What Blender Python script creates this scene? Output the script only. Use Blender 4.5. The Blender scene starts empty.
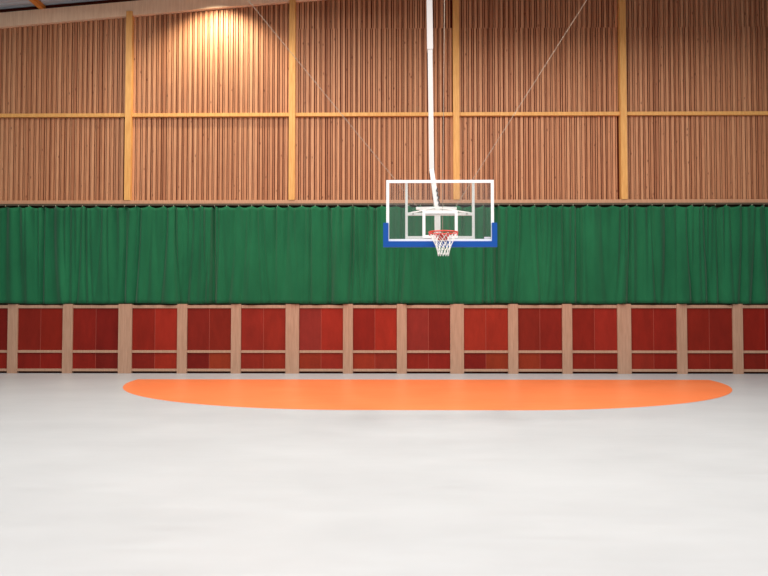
import bpy, bmesh, math, random
from mathutils import Vector, Matrix
R = random.Random(7)
S = bpy.context.scene
COL = S.collection

# ------------------------------------------------------------------ helpers
def link(name, bm, mat, parent=None, smooth=False):
    me = bpy.data.meshes.new(name)
    bmesh.ops.recalc_face_normals(bm, faces=bm.faces)
    if smooth:
        for f in bm.faces: f.smooth = True
    bm.to_mesh(me); bm.free()
    me.materials.append(mat)
    o = bpy.data.objects.new(name, me); COL.objects.link(o)
    if parent is not None:
        o.parent = parent
        o.matrix_parent_inverse = Matrix.Translation(-Vector(parent.location))
    return o

def tag(o, label, cat, group=None):
    o['label'] = label; o['category'] = cat
    if group: o['group'] = group
    return o

def struct(o, label=None):
    o['kind'] = 'structure'
    if label: o['label'] = label
    return o

def empty(name, loc):
    o = bpy.data.objects.new(name, None); o.location = loc
    o.empty_display_size = .1
    COL.objects.link(o); return o

def box(bm, x0, x1, y0, y1, z0, z1):
    v = [bm.verts.new((x, y, z)) for x in (x0, x1) for y in (y0, y1) for z in (z0, z1)]
    for q in ((0, 1, 3, 2), (4, 6, 7, 5), (0, 4, 5, 1), (2, 3, 7, 6), (0, 2, 6, 4), (1, 5, 7, 3)):
        bm.faces.new([v[i] for i in q])
    return v

def bbox(x0, x1, y0, y1, z0, z1, bev=0.0):
    bm = bmesh.new(); box(bm, x0, x1, y0, y1, z0, z1)
    if bev:
        bmesh.ops.bevel(bm, geom=list(bm.edges), offset=bev, segments=2, affect='EDGES', profile=.5)
    return bm

def bar(bm, a, b, w, d=None, w2=None):
    """rectangular tube from a to b, w wide in x, d deep; w2 = width at b"""
    a = Vector(a); b = Vector(b); d = d or w; w2 = w2 or w
    t = (b - a).normalized()
    u = Vector((1, 0, 0)); u = (u - t * u.dot(t))
    if u.length < .1: u = Vector((0, 1, 0)); u = u - t * u.dot(t)
    u.normalize(); n = t.cross(u)
    rings = []
    for p, ww in ((a, w), (b, w2)):
        k = ww / w
        rings.append([bm.verts.new(p + u * sx * ww / 2 + n * sy * d * k / 2) for sx, sy in ((-1, -1), (1, -1), (1, 1), (-1, 1))])
    for i in range(4):
        j = (i + 1) % 4
        bm.faces.new((rings[0][i], rings[0][j], rings[1][j], rings[1][i]))
    bm.faces.new(rings[0][::-1]); bm.faces.new(rings[1])

def tube(bm, pts, r, n=8, closed=False):
    pts = [Vector(p) for p in pts]; m = len(pts); rings = []
    for i, p in enumerate(pts):
        if closed: t = pts[(i + 1) % m] - pts[i - 1]
        else: t = pts[min(i + 1, m - 1)] - pts[max(i - 1, 0)]
        t.normalize()
        u = t.orthogonal().normalized() if abs(t.z) > .95 else t.cross(Vector((0, 0, 1))).normalized()
        w = t.cross(u)
        rings.append([bm.verts.new(p + r * (math.cos(2 * math.pi * k / n) * u + math.sin(2 * math.pi * k / n) * w)) for k in range(n)])
    for i in range(m if closed else m - 1):
        a, b = rings[i], rings[(i + 1) % m]
        for k in range(n):
            bm.faces.new((a[k], a[(k + 1) % n], b[(k + 1) % n], b[k]))
    if not closed:
        bm.faces.new(rings[0][::-1]); bm.faces.new(rings[-1])

def s2l(c):
    return tuple((x / 255 / 12.92 if x / 255 <= .04045 else ((x / 255 + .055) / 1.055) ** 2.4) for x in c)

# ------------------------------------------------------------------ materials
def mat(name, rgb, rough=.5, spec=.4, metal=0.0):
    m = bpy.data.materials.new(name); m.use_nodes = True
    b = m.node_tree.nodes['Principled BSDF']
    b.inputs['Base Color'].default_value = (*s2l(rgb), 1)
    b.inputs['Roughness'].default_value = rough
    b.inputs['Specular IOR Level'].default_value = spec
    b.inputs['Metallic'].default_value = metal
    return m

def nd(m, t, **kw):
    n = m.node_tree.nodes.new(t)
    for k, v in kw.items():
        if hasattr(n, k): setattr(n, k, v)
        else: n.inputs[k].default_value = v
    return n

def lk(m, a, b): m.node_tree.links.new(a, b)

def mix(m, fac, a, b, mode='MIX'):
    n = nd(m, 'ShaderNodeMix', data_type='RGBA', blend_type=mode)
    for i, v in ((0, fac), (6, a), (7, b)):
        if hasattr(v, 'default_value') and hasattr(v, 'links'): lk(m, v, n.inputs[i])
        else: n.inputs[i].default_value = v if i == 0 else (*v, 1)
    return n.outputs[2]

def noise(m, scale, vec_scale=(1, 1, 1), detail=3, rough=.5):
    tc = nd(m, 'ShaderNodeTexCoord'); mp = nd(m, 'ShaderNodeMapping')
    mp.inputs['Scale'].default_value = vec_scale
    lk(m, tc.outputs['Object'], mp.inputs['Vector'])
    n = nd(m, 'ShaderNodeTexNoise'); n.inputs['Scale'].default_value = scale
    n.inputs['Detail'].default_value = detail; n.inputs['Roughness'].default_value = rough
    lk(m, mp.outputs['Vector'], n.inputs['Vector'])
    return n.outputs['Fac'], mp.outputs['Vector']

def ramp(m, fac, stops):
    r = nd(m, 'ShaderNodeValToRGB'); e = r.color_ramp.elements
    while len(e) > 1: e.remove(e[0])
    for i, (p, c) in enumerate(stops):
        el = e[0] if i == 0 else e.new(p)
        el.position = p; el.color = (*c, 1)
    lk(m, fac, r.inputs['Fac']); return r.outputs['Color']

def bsdf(m): return m.node_tree.nodes['Principled BSDF']

def wood(name, c_dark, c_light, rough=.55, knots=None, island=False, grain=1.0):
    m = mat(name, c_light, rough, .3); b = bsdf(m)
    f, _ = noise(m, 3.0, (9, 9, .7), 5, .6)
    c = ramp(m, f, [(.3, s2l(c_dark)), (.7, s2l(c_light))])
    if island:
        g = nd(m, 'ShaderNodeNewGeometry')
        t = ramp(m, g.outputs['Random Per Island'], island)
        c = mix(m, 1.0, c, t, 'MULTIPLY')
    if knots:
        tc = nd(m, 'ShaderNodeTexCoord'); mp = nd(m, 'ShaderNodeMapping'); mp.inputs['Scale'].default_value = (1, 1, .45)
        lk(m, tc.outputs['Object'], mp.inputs['Vector'])
        v = nd(m, 'ShaderNodeTexVoronoi'); v.inputs['Scale'].default_value = 5.5
        lk(m, mp.outputs['Vector'], v.inputs['Vector'])
        k = ramp(m, v.outputs['Distance'], [(0.0, (.75, .75, .75)), (.07, (.6, .6, .6)), (.13, (0, 0, 0))])
        c = mix(m, k, c, s2l(knots))
    lk(m, c, b.inputs['Base Color'])
    return m

M = {}
M['slat'] = wood('larch slats', (188, 132, 97), (208, 153, 114), .6, knots=(92, 46, 30),
                 island=[(0, (.66, .55, .50)), (.2, (.82, .74, .69)), (.6, (.95, .92, .90)), (1, (1.0, 1.02, 1.02))])
M['backing'] = mat('dark backing', (84, 32, 18), .8, .1)
M['post'] = wood('golden spruce', (208, 150, 82), (232, 180, 108), .5)
M['beam'] = wood('pale glulam', (228, 194, 162), (244, 214, 184), .55)
M['purlin'] = wood('orange spruce', (200, 120, 40), (224, 146, 60), .5)
M['sill'] = wood('beige rail', (190, 140, 108), (206, 156, 124), .55)
M['pil'] = wood('beige board', (170, 132, 108), (190, 152, 128), .6)
M['white'] = mat('white powder coat', (240, 238, 234), .4, .4)
M['bwhite'] = mat('white line', (250, 250, 250), .5, .3)
M['mast'] = mat('white painted steel', (190, 185, 183), .5, .5)
M['steel'] = mat('galvanised steel', (170, 165, 160), .4, .5, .7)
M['chain'] = mat('dull zinc chain', (150, 132, 116), .6, .3)
M['dark'] = mat('black steel', (38, 36, 36), .5, .4)
M['blue'] = mat('blue foam', (8, 80, 168), .6, .3)
M['red'] = mat('red rim', (222, 62, 48), .4, .5)
M['net'] = mat('white cord', (245, 243, 238), .8, .2)
M['track'] = mat('dark track', (84, 74, 58), .6, .3)
M['hook'] = mat('pale hook', (170, 176, 150), .5, .3)
M['sticker'] = mat('sticker', (214, 212, 222), .5, .3)

# red stained plywood: base tone from the object colour, blotchy stain
m = M['red_board'] = mat('red stained plywood', (140, 30, 25), .6, .15)
oi = nd(m, 'ShaderNodeObjectInfo')
f, _ = noise(m, 2.2, (1.4, 1, .5), 4, .6)
f2, _ = noise(m, 14, (1, 1, .25), 4, .6)
c = mix(m, .8, oi.outputs['Color'], ramp(m, f, [(.3, (.72, .70, .70)), (.7, (1.0, 1.0, 1.0))]), 'MULTIPLY')
c = mix(m, .5, c, ramp(m, f2, [(.3, (.82, .8, .8)), (.7, (1, 1, 1))]), 'MULTIPLY')
lk(m, c, bsdf(m).inputs['Base Color'])

# green felt curtain
m = M['curtain'] = mat('green felt', (24, 120, 62), .9, .1)
bsdf(m).inputs['Sheen Weight'].default_value = .15
f, _ = noise(m, 1.3, (1, 1, .4), 4, .55)
lk(m, ramp(m, f, [(.3, s2l((26, 92, 60))), (.7, s2l((33, 107, 70)))]), bsdf(m).inputs['Base Color'])

# sports floor
def floor_mat(name, c1, c2):
    m = mat(name, c2, .38, .45); b = bsdf(m)
    f, v = noise(m, .45, (1, 1.6, 1), 4, .6)
    c = ramp(m, f, [(.3, s2l(c1)), (.7, s2l(c2))])
    tc = nd(m, 'ShaderNodeTexCoord'); mp = nd(m, 'ShaderNodeMapping')
    mp.inputs['Rotation'].default_value = (0, 0, .5); mp.inputs['Scale'].default_value = (.6, 9, 1)
    lk(m, tc.outputs['Object'], mp.inputs['Vector'])
    n = nd(m, 'ShaderNodeTexNoise'); n.inputs['Scale'].default_value = 1.6; n.inputs['Detail'].default_value = 5
    lk(m, mp.outputs['Vector'], n.inputs['Vector'])
    c = mix(m, .5, c, ramp(m, n.outputs['Fac'], [(.35, (.95, .95, .95)), (.6, (1, 1, 1))]), 'MULTIPLY')
    lk(m, c, b.inputs['Base Color'])
    lk(m, ramp(m, n.outputs['Fac'], [(.3, (.34,) * 3), (.7, (.42,) * 3)]), b.inputs['Roughness'])
    return m
M['floor'] = floor_mat('grey sports floor', (178, 180, 182), (187, 189, 191))
M['orange'] = floor_mat('orange floor paint', (240, 126, 72), (246, 134, 80))

# roof deck: ribbed grey sheet
M['deck'] = mat('grey roof sheet', (190, 197, 204), .5, .4, 0.0)

# clear pane
m = M['glass'] = bpy.data.materials.new('clear board'); m.use_nodes = True
nt = m.node_tree; nt.nodes.remove(bsdf(m))
out = nt.nodes['Material Output']
tr = nd(m, 'ShaderNodeBsdfTransparent'); tr.inputs['Color'].default_value = (.95, .96, .96, 1)
gl = nd(m, 'ShaderNodeBsdfGlossy'); gl.inputs['Roughness'].default_value = .08
df = nd(m, 'ShaderNodeBsdfDiffuse'); df.inputs['Color'].default_value = (.8, .8, .8, 1)
m1 = nd(m, 'ShaderNodeMixShader'); m2 = nd(m, 'ShaderNodeMixShader')
m1.inputs[0].default_value = .03; m2.inputs[0].default_value = .025
lk(m, tr.outputs[0], m1.inputs[1]); lk(m, gl.outputs[0], m1.inputs[2])
lk(m, m1.outputs[0], m2.inputs[1]); lk(m, df.outputs[0], m2.inputs[2]); lk(m, m2.outputs[0], out.inputs['Surface'])

# ------------------------------------------------------------------ setting
XL, XR = -18.0, 18.0
def z_beam(x): return 10.42 + .0845 * (x + 11.83)        # underside of the raking beam
BH = .44
def z_deck(x): return z_beam(x) + BH + .17

floor = struct(link('floor', bbox(XL, XR, -8, 22.0, -.1, 0), M['floor']), 'pale grey sports hall floor')

# handball goal area painted on the floor (goal line Y=19.63, 6 m radius round 3 m goal)
bm = bmesh.new()
GX, GY = .79, 19.58
pts = [(GX - 7.62, GY)]
N = 40
for i in range(N + 1):
    a = math.pi + (math.pi / 2) * i / N
    pts.append((GX - 1.5 + 6.12 * math.cos(a), GY + 6.12 * math.sin(a)))
for i in range(N + 1):
    a = 1.5 * math.pi + (math.pi / 2) * i / N
    pts.append((GX + 1.5 + 6.12 * math.cos(a), GY + 6.12 * math.sin(a)))
pts.append((GX + 7.62, GY))
cl = []
for p in pts:
    if not cl or (Vector(p) - Vector(cl[-1])).length > 1e-4: cl.append(p)
lo = [bm.verts.new((x, y, 0)) for x, y in cl]; hi = [bm.verts.new((x, y, .004)) for x, y in cl]
bm.faces.new(hi); bm.faces.new(lo[::-1])
for i in range(len(cl)):
    j = (i + 1) % len(cl); bm.faces.new((lo[i], lo[j], hi[j], hi[i]))
tag(link('goal_area_marking', bm, M['orange']), 'large orange half-oval goal area painted on the grey floor', 'floor marking')

# roof
bm = bmesh.new()
ys = []; y = -8.0; k = 0
while y < 22.1:
    ys += [(y, 0), (y + .10, 0), (y + .12, .035), (y + .22, .035)]; y += .24
va = [bm.verts.new((XL, yy, z_deck(XL) + dz)) for yy, dz in ys]
vb = [bm.verts.new((XR, yy, z_deck(XR) + dz)) for yy, dz in ys]
for i in range(len(ys) - 1): bm.faces.new((va[i], va[i + 1], vb[i + 1], vb[i]))
ceil_ = struct(link('ceiling', bm, M['deck']), 'grey ribbed metal roof sheet')

# back wall
wall = struct(link('wall_back', bbox(XL, XR, 21.90, 22.1, 0, 13.4), M['backing']), 'dark backing of the timber clad back wall')

# slat cladding: bays between posts, three tiers
POST = [-7.92, -3.0, 1.908, 6.88]
EDGE = [-17.9] + POST + [17.9]
TIER = [(5.146, 7.677), (7.783, 10.37), (10.372, 13.3)]
BAY = ['left of the leftmost post', 'between the first and second posts from left', 'between the second post and the white mast post',
       'between the third and fourth posts from left', 'right of the rightmost post']
WHERE = ['below the horizontal rail', 'above the horizontal rail', 'in the topmost row']
for bi in range(5):
    for ti, (z0, z1) in enumerate(TIER):
        if bi < 2:                              # no joint under the sloping beam
            if ti == 2: continue
            if ti == 1: z1 = 13.3
        xa, xb = EDGE[bi] + .09, EDGE[bi + 1] - .09
        bm = bmesh.new(); x = xa; cnt = 0
        while x < xb - .02:
            for w, g, dy in ((.078, .028, 0), (.025, .022, .010)):
                w *= R.uniform(.88, 1.12); g *= R.uniform(.8, 1.25)
                if x + w > xb: x = xb; break
                top = min(z1, z_beam(x) + .15)
                if top > z0 + .05:
                    box(bm, x, x + w, 21.75 + dy + R.uniform(-.004, .004), 21.80, z0, top); cnt += 1
                x += w + g
        if cnt: 
            o = struct(link('slat_panel', bm, M['slat']), 'vertical larch slats ' + WHERE[ti] + ' ' + BAY[bi])
            o['category'] = 'wall cladding'
        else: bm.free()
    # sheathing just behind the slats
bm = bbox(XL, XR, 21.80, 21.90, 5.0, 13.3)
struct(link('wall_upper', bm, M['backing']), 'dark sheathing behind the slats')

# ------------------------------------------------------------------ timber posts and rails
PW = .185
plab = ['golden timber post leftmost on slatted wall, its top lapping the sloping beam',
        'golden timber post second from left, at right edge of the lamp-lit slats',
        'golden timber post just right of the white basketball mast',
        'golden timber post rightmost on the slatted wall']
for i, px in enumerate(POST):
    bm = bmesh.new(); zb_ = z_beam(px - PW / 2) - .004; zt_ = zb_ + .13          # housed over the face of the beam
    pf = [(21.60, 5.147), (21.79, 5.147), (21.79, zb_), (21.637, zb_), (21.637, zt_), (21.60, zt_)]
    va = [bm.verts.new((px - PW / 2, a, b)) for a, b in pf]; vb = [bm.verts.new((px + PW / 2, a, b)) for a, b in pf]
    bm.faces.new(va[::-1]); bm.faces.new(vb)
    for k in range(6): bm.faces.new((va[k], va[(k + 1) % 6], vb[(k + 1) % 6], vb[k]))
    if True:
        tag(link('timber_post', bm, M['post']), plab[i], 'post', 'timber posts on the slatted wall')
rlab = ['horizontal timber rail left of the leftmost post', 'horizontal timber rail between the first and second posts from left, below the lamp glow',
        'horizontal timber rail crossed by the white basketball mast', 'horizontal timber rail between the third and fourth posts from left',
        'horizontal timber rail right of the rightmost post']
for i in range(5):
    bm = bbox(EDGE[i] + PW / 2, EDGE[i + 1] - PW / 2, 21.66, 21.79, 7.677, 7.783, .004)
    tag(link('timber_rail', bm, M['post']), rlab[i], 'rail', 'timber rails across the slatted wall')

M['curtain_wall'] = mat('olive board', (104, 90, 70), .8, .1)
struct(link('wall_middle', bbox(XL, XR, 21.69, 21.90, 2.01, 5.0), M['curtain_wall']), 'wall board behind the green curtain')
struct(link('trim_1', bbox(XL, XR, 21.62, 21.80, 5.03, 5.146, .004), M['sill']), 'beige rail along the foot of the slats')
# raking beam
bm = bmesh.new()
v = []
for x in (XL, XR):
    for yy in (21.64, 21.79):
        v.append(bm.verts.new((x, yy, z_beam(x)))); v.append(bm.verts.new((x, yy, z_beam(x) + BH)))
for q in ((0, 1, 3, 2), (4, 6, 7, 5), (0, 4, 5, 1), (2, 3, 7, 6), (0, 2, 6, 4), (1, 5, 7, 3)): bm.faces.new([v[i] for i in q])
tag(link('sloping_beam', bm, M['beam']), 'pale timber beam sloping up along the top of slatted wall', 'beam')
# purlin over the beam
PX = -10.62
tag(link('purlin', bbox(PX - .07, PX + .07, 6, 21.88, z_deck(PX) - .165, z_deck(PX) - .006, .004), M['purlin']),
    'orange timber purlin under the metal roof at upper left', 'purlin')

# ------------------------------------------------------------------ lower wall: pilasters and red panels
FY = 21.50                                   # front of the pilasters
PIL = [(-11.245, 0), (-9.61, 0), (-7.90, 1), (-6.21, 0), (-4.615, 0), (-2.95, 1), (-1.31, 0), (.276, 0), (1.90, 1), (3.545, 0), (5.13, 0), (6.80, 1), (8.483, 0), (10.11, 0)]
HW = {0: .146, 1: .200}
nth = ['first', 'second', 'third', 'fourth']
ord_ = 'first second third fourth'.split()
pil_lab = ['narrow beige pilaster at the far left of the red panels',
 'narrow beige pilaster next left of the wide one under the leftmost post',
 'wide beige pilaster below the leftmost timber post',
 'narrow beige pilaster next right of the wide one under the leftmost post',
 'narrow beige pilaster next left of the wide one under the second post',
 'wide beige pilaster below the second timber post from left',
 'narrow beige pilaster next right of the wide one under the second post',
 'narrow beige pilaster below the left half of the basketball backboard',
 'wide beige pilaster below the right half of the basketball backboard',
 'narrow beige pilaster next right of the wide one under the backboard',
 'narrow beige pilaster next left of the wide one under the rightmost post',
 'wide beige pilaster below the rightmost timber post',
 'narrow beige pilaster next right of the wide one under the rightmost post',
 'narrow beige pilaster at the far right of the red panels']
for (x, w), lb in zip(PIL, pil_lab):
    h = HW[w]
    tag(link('pilaster', bbox(x - h, x + h, FY, FY + .128, 0, 2.045, .004), M['pil']), lb, 'pilaster', 'beige pilasters between the red panels')

TONE = {0: (122, 27, 20), 1: (138, 35, 23), 2: (156, 44, 29), 3: (152, 52, 28), 4: (148, 44, 38)}
bays = ['1011', '1111', '1010', '1212', '1103', '2222', '4232', '1232', '4111', '2203', '1131', '1211', '1121', '1111', '1011']
pan_lab = ['dark red panel cut by the left edge of the photo',
 'red panel between the two narrow pilasters at far left',
 'red panel with darker right boards, next left of the wide pilaster under the leftmost post',
 'red panel next right of the wide pilaster under the leftmost post',
 'red panel with dark lower left board, midway between the leftmost and second posts',
 'evenly red panel next left of the wide pilaster under the second post',
 'red panel with maroon upper left board, right of the wide pilaster under the second post',
 'red panel next left of the narrow pilaster that stands below the backboard',
 'red panel directly below the basketball net, between pilasters',
 'bright red panel next right of the wide pilaster below the backboard',
 'red panel with orange-brown lower left board, right of the backboard',
 'red panel with brighter upper right board, left of the rightmost wide pilaster',
 'red panel next right of the rightmost wide pilaster',
 'red panel between the two narrow pilasters at far right',
 'dark red panel cut by the right edge of the photo']
xs = [(-12.87, 0)] + PIL + [(11.75, 0)]
for i in range(15):
    xa = xs[i][0] + HW[xs[i][1]] + .003; xb = xs[i + 1][0] - HW[xs[i + 1][1]] - .003
    xm = (xa + xb) / 2
    root = tag(empty('wall_panel', (xm, FY + .2, 0)), pan_lab[i], 'wall panel', 'red wall panels along the back wall'); root['kind'] = 'thing'
    bt = bays[i]
    for k, (a, b, z0, z1) in enumerate(((xa, xm - .006, .68, 1.92), (xm + .006, xb, .68, 1.92), (xa, xm - .006, .137, .604), (xm + .006, xb, .137, .604))):
        o = link('board', bbox(a, b, FY + .055, FY + .075, z0, z1), M['red_board'], root)
        c = TONE[int(bt[k])]
        o.color = (*s2l([v * R.uniform(.94, 1.06) for v in c]), 1)
    link('joint_strip', bbox(xm - .0055, xm + .0055, FY + .058, FY + .078, .14, 1.92), mat('joint', (170, 84, 70), .6, .2) if i == 0 else bpy.data.materials['joint'], root)
    for nm, z0, z1 in (('top_rail', 1.921, 2.015), ('middle_rail', .605, .680), ('bottom_rail', .062, .136)):
        link(nm, bbox(xa, xb, FY + .02, FY + .085, z0, z1, .003), M['pil'], root)
    link('back_board', bbox(xa, xb, FY + .09, FY + .12, .07, 2.0), M['dark'], root)
# wall core behind, with the ledge under the curtain
struct(link('wall_lower', bbox(XL, XR, FY + .13, 21.90, 0, 2.0), M['backing']), 'wall behind the red panels')

# ------------------------------------------------------------------ curtain
def make_curtain():
    bm = bmesh.new()
    x0, x1 = -14.0, 14.0
    NX, NZ = 1500, 26
    zt, zb = 4.965, 2.06
    folds = []                               # (centre, half width, depth, slant, top strength, bottom strength)
    x = x0
    while x < x1:
        w = R.choice((.035, .04, .05, .06, .09))
        folds.append((x, w, R.uniform(.04, .12), R.uniform(-.2, .2), R.uniform(.6, 1.2), R.uniform(.25, 1.1)))
        x += R.choice((R.uniform(.10, .2), R.uniform(.18, .42)))
    for px in (-10.4, -7.95, -5.3, -5.32, -1.85, -.5, 2.75, 3.1, 5.45, 5.55, 7.0, 9.6):   # deep creases at the overlaps
        folds.append((px, .045, .17, R.uniform(-.05, .05), 1.0, 1.1))
    hooks = [x0 + .1]
    while hooks[-1] < x1: hooks.append(hooks[-1] + R.uniform(.30, .46))
    grid = []
    import bisect
    folds.sort()
    cx = [f[0] for f in folds]
    for i in range(NX + 1):
        X = x0 + (x1 - x0) * i / NX
        h = bisect.bisect(hooks, X)
        a = hooks[max(h - 1, 0)]; b = hooks[min(h, len(hooks) - 1)]
        u = 0 if b <= a else min(max((X - a) / (b - a), 0), 1)
        sag = math.sin(math.pi * u) ** .8
        rowv = []
        i0 = bisect.bisect(cx, X - .7); i1 = bisect.bisect(cx, X + .7)
        for j in range(NZ + 1):
            t = j / NZ                       # 0 at top
            z = zt + (zb - zt) * t
            if j < 4: z -= .075 * sag * (1 - j / 4)
            y = 0.0
            for (c, w, d, sl, s0, s1) in folds[i0:i1]:
                cc = c + sl * t * t; ww = w * (1 + .5 * t)
                y += d * (s0 + (s1 - s0) * t) * math.exp(-((X - cc) / ww) ** 2)
            y += .028 * math.cos(2 * math.pi * u) * math.exp(-t * 5) + .03 * math.sin(X * 5.3 + 1.2 * t + 1.5 * math.sin(X * .9)) + .022 * math.sin(X * 11.7 - 2 * t + 2 * math.sin(X * 1.7))
            y = .21 * math.tanh(y / .21)
            if j > NZ - 2: z += .012 * math.sin(X * 2.3) * math.sin(X * .71)
            rowv.append(bm.verts.new((X, 21.46 + y, z)))
        grid.append(rowv)
    for i in range(NX):
        for j in range(NZ):
            bm.faces.new((grid[i][j], grid[i][j + 1], grid[i + 1][j + 1], grid[i + 1][j]))
    return bm, hooks
bm, hooks = make_curtain()
cur = tag(link('curtain', bm, M['curtain'], None, True), 'long green pleated curtain hanging across the wall between slats and red panels', 'curtain')
sm = cur.modifiers.new('thickness', 'SOLIDIFY'); sm.thickness = .004
first = None
for hx in hooks:
    if hx < -12 or hx > 12: continue
    if first is None:
        bm = bmesh.new(); tube(bm, [(0, 0, .005), (0, -.008, .003), (0, -.016, -.01), (0, -.008, -.03), (0, 0, -.015)], .008, 6)
        o = link('curtain_hook', bm, M['hook'], cur); first = o
    else:
        o = first.copy(); COL.objects.link(o); o.parent = cur
    o.location = (hx, 21.46, 4.965)
tag(link('curtain_track', bbox(-14.2, 14.2, 21.50, 21.66, 4.972, 5.028), M['track']), 'dark curtain track under the beige rail', 'track')

# ------------------------------------------------------------------ basketball goal
BX, BY = .797, 12.17
Z0, Z1 = 2.965, 4.007
goal = tag(empty('basketball_goal', (BX, BY, 2.88)), 'ceiling-hung basketball goal with clear backboard, blue edge pad and white mast', 'basketball hoop')
def P(name, bm, m, smooth=False, parent=None): return link(name, bm, M[m], parent or goal, smooth)
def frame(x0, x1, z0, z1, w, y0, y1):
    bm = bmesh.new()
    box(bm, x0, x1, y0, y1, z1 - w, z1); box(bm, x0, x1, y0, y1, z0, z0 + w)
    box(bm, x0, x0 + w, y0, y1, z0 + w, z1 - w); box(bm, x1 - w, x1, y0, y1, z0 + w, z1 - w)
    return bm
xl, xr = BX - .9, BX + .9
pane = P('backboard', bbox(xl, xr, BY, BY + .012, Z0, Z1), 'glass')
link('border_line', frame(xl, xr, Z0, Z1, .05, BY - .004, BY - .0005), M['bwhite'], goal)
link('target_rectangle', frame(BX - .295, BX + .295, 3.03, 3.495, .05, BY - .004, BY - .0005), M['bwhite'], goal)
P('sticker', bbox(xr - .165, xr - .055, BY - .003, BY - .0008, 3.02, 3.05), 'sticker')
# blue pad: U channel round the lower edge
bm = bmesh.new()
box(bm, xl - .05, xr + .05, BY - .03, BY + .045, Z0 - .085, Z0 + .012)
box(bm, xl - .05, xl + .038, BY - .03, BY + .045, Z0 + .012, 3.285)
box(bm, xr - .038, xr + .05, BY - .03, BY + .045, Z0 + .012, 3.285)
P('edge_padding', bm, 'blue')['label'] = 'blue foam edge padding'
# steel frame behind the board
bm = bmesh.new()
for a in (-.56, .56): box(bm, BX + a - .021, BX + a + .021, BY + .016, BY + .06, 2.99, 3.97)
box(bm, BX - .539, BX + .539, BY + .016, BY + .06, 3.415, 3.462)
box(bm, BX - .539, BX + .539, BY + .016, BY + .06, 3.0, 3.066)
P('support_frame', bm, 'white')
for a in (-.45, .45):
    bm = bmesh.new(); tube(bm, [(BX + a, BY + .012, 3.438), (BX + a, BY - .002, 3.438)], .014, 10); P('bolt', bm, 'steel')
# arm between the frame and the mast
AY = 12.9
bm = bmesh.new(); bar(bm, (.80, AY, 2.99), (.798, AY, 3.62), .10, .08); P('lower_mast', bm, 'white')
bm = bmesh.new()
for a in (-.045, .045): bar(bm, (BX + a, BY + .06, 3.033), (BX + a, AY - .03, 3.033), .03, .05)
P('lower_arm', bm, 'white')
bm = bmesh.new()
for s in (-1, 1): bar(bm, (.78, AY, 3.625), (.78 + s * .36, AY, 3.635), .06, .075, .035)
P('cross_arm', bm, 'white')
for s in (-1, 1):
    bm = bmesh.new(); tube(bm, [(BX + s * .55, BY + .05, 3.45), (BX + s * .05, AY - .05, 3.63)], .012, 8); P('stay_rod', bm, 'white', True)
bm = bmesh.new(); bar(bm, (.798, AY, 3.60), (.794, 14.7, 4.675), .092, .08, .085); P('boom_arm', bm, 'mast')
bm = bmesh.new(); pts = []
for k in range(9):
    p = Vector((.835, AY, 3.62)).lerp(Vector((.835, 14.7, 4.675)), .02 + k * .055)
    pts.append(p + Vector((.012 * (-1) ** k, -.055, .02)))
tube(bm, pts, .012, 6)
P('locking_cord', bm, 'dark')
top = Vector((.82, 16.5, 11.86)); el = Vector((.794, 14.7, 4.675))
t7 = (7.364 - el.z) / (top.z - el.z); mid = el.lerp(top, t7)
zt = z_deck(.82)
bm = bmesh.new(); bar(bm, el - (top - el).normalized() * .05, mid + (top - el).normalized() * .3, .098, .098); P('inner_mast', bm, 'mast')
bm = bmesh.new(); bar(bm, mid, top, .122, .122); P('outer_mast', bm, 'mast')
bm = bmesh.new(); box(bm, .82 - .25, .82 + .25, 16.2, 16.8, 11.84, z_deck(.57) - .002); P('ceiling_bracket', bm, 'mast')
for a, b in (((.43, AY, 3.68), (-5.3, 17.42, 11.58)), ((1.13, AY, 3.68), (6.7, 17.12, 12.49))):
    bm = bmesh.new(); a = Vector(a); b = Vector(b); L = (b - a).length; d = (b - a) / L
    nl = int(L / .11)
    u = d.orthogonal().normalized(); w = d.cross(u)
    for k in range(nl):                       # long chain links, alternately turned
        c = a + d * (L * (k + .5) / nl); s = u if k % 2 else w
        tube(bm, [c + d * .060 * math.cos(q * math.pi / 4) + s * .009 * math.sin(q * math.pi / 4) for q in range(8)], .0028, 4, True)
    P('brace_chain', bm, 'chain')
bm = bmesh.new(); tube(bm, [(.882, AY - .05, 3.1), (.885, 12.80, 3.7), (.93, 12.05, 11.93)], .006, 6); P('lift_cable', bm, 'chain')

# hoop
HZ = 3.085; HYc = BY - .15 - .23; HX = BX + .028
hoop = P('hoop', bmesh.new(), 'red')
bm = bmesh.new()
tube(bm, [(HX + .232 * math.cos(2 * math.pi * k / 48), HYc + .232 * math.sin(2 * math.pi * k / 48), HZ) for k in range(48)], .0115, 10, True)
for k in range(12):                           # net eyes under the ring
    a = 2 * math.pi * (k + .5) / 12
    c = Vector((HX + .228 * math.cos(a), HYc + .228 * math.sin(a), HZ - .02)); tdir = Vector((-math.sin(a), math.cos(a), 0))
    tube(bm, [c + tdir * .035 * math.cos(q * math.pi / 5) - Vector((0, 0, .024 * math.sin(q * math.pi / 5))) for q in range(6)], .006, 6)
for s in (-1, 1):
    tube(bm, [(HX + s * .15, HYc + .18, HZ), (HX + s * .08, BY - .02, HZ - .005)], .010, 8)
    tube(bm, [(HX + s * .11, HYc + .205, HZ - .01), (HX + s * .07, BY - .02, HZ - .085)], .008, 8)
box(bm, HX - .10, HX + .10, BY - .20, BY - .012, HZ - .012, HZ + .004)
bm.to_mesh(hoop.data); bm.free()
for p_ in hoop.data.polygons: p_.use_smooth = True
P('mounting_plate', bbox(HX - .085, HX + .085, BY - .02, BY - .005, HZ - .09, HZ + .02), 'red', False, hoop)
bm = bmesh.new()
prof = [(0, .222), (.05, .205), (.13, .165), (.21, .128), (.29, .104), (.355, .092), (.40, .086)]
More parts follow.
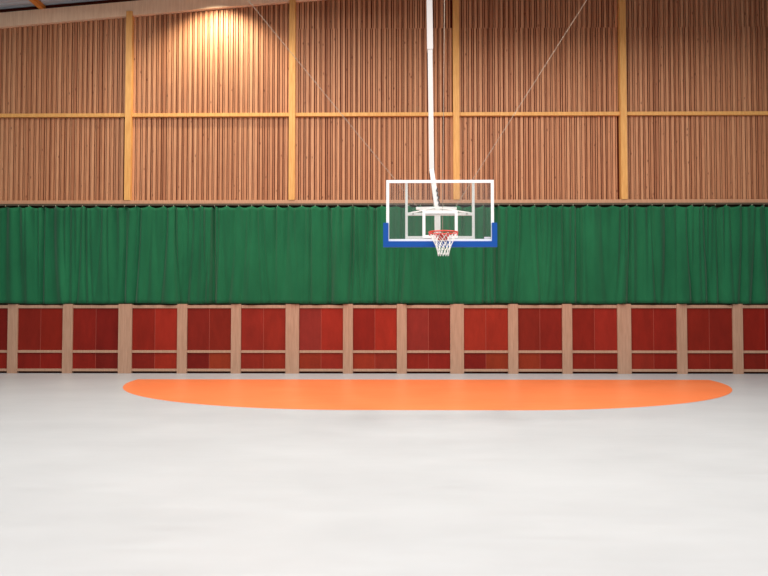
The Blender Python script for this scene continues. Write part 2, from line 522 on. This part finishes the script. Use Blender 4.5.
def nr(t):
    s = t * .40
    for (a, ra), (b, rb) in zip(prof, prof[1:]):
        if s <= b + 1e-6: return ra + (rb - ra) * (s - a) / (b - a)
    return prof[-1][1]
NS = 12
for sgn in (-1, 1):
    for k in range(NS):
        pts = []
        for q in range(13):
            t = q / 12; a = 2 * math.pi * (k + .5) / NS + sgn * t * math.pi * 5 / NS
            r = nr(t); pts.append((HX + r * math.cos(a), HYc + r * math.sin(a), HZ - .02 - t * .36))
        tube(bm, pts, .005, 5)
P('net', bm, 'net', True, hoop)['label'] = 'white cord net'
hoop['label'] = 'red steel ring'
pane['label'] = 'clear backboard pane'

# ------------------------------------------------------------------ lights
def area(x, y, z, w, size, col=(1, .965, .92), sy=None, tilt=0):
    l = bpy.data.lights.new('hall_lamp', 'AREA'); l.energy = w; l.color = col; l.shape = 'RECTANGLE'; l.size = size; l.size_y = sy or size
    o = bpy.data.objects.new('hall_lamp', l); o.location = (x, y, z); o.rotation_euler = (tilt, 0, 0); COL.objects.link(o); return o
for lx, e in ((-8.5, .85), (-2.2, 1.25), (3.8, 1.05), (9, .5)):
    for ly, f in ((1.5, .72), (6, .62), (11.3, 1.05), (17.3, .5)):
        area(lx, ly, 10.95 if lx < 0 else 10.15, 420 * e * f, .9, sy=1.6)
# downlight under the roof in front of the slats
dx = -5.25
bm = bmesh.new()
zr = z_deck(dx)
tube(bm, [(dx, 20.9, zr - .02), (dx, 20.9, zr - .25)], .11, 20)
l = bpy.data.lights.new('downlight', 'SPOT'); l.energy = 1000; l.color = (1, .9, .7); l.spot_size = math.radians(122); l.spot_blend = .8; l.shadow_soft_size = .06
o = bpy.data.objects.new('downlight', l); o.location = (dx, 20.62, zr - .30); o.rotation_euler = (math.radians(16), 0, 0); COL.objects.link(o)
bm.free()

w = bpy.data.worlds.new('World'); S.world = w; w.use_nodes = True
w.node_tree.nodes['Background'].inputs[0].default_value = (.9, .92, 1, 1)
w.node_tree.nodes['Background'].inputs[1].default_value = .14

# ------------------------------------------------------------------ camera
cam = bpy.data.cameras.new('Camera'); co = bpy.data.objects.new('Camera', cam); COL.objects.link(co)
cam.sensor_width = 36; cam.lens = 36 * 730 / 768
co.location = (0, 0, 1.78)
co.rotation_euler = (math.radians(90) + math.atan(25 / 730), 0, math.radians(.66))
S.camera = co
S.view_settings.view_transform = 'Standard'; S.view_settings.look = 'None'
S.view_settings.exposure = 0; S.view_settings.gamma = 1
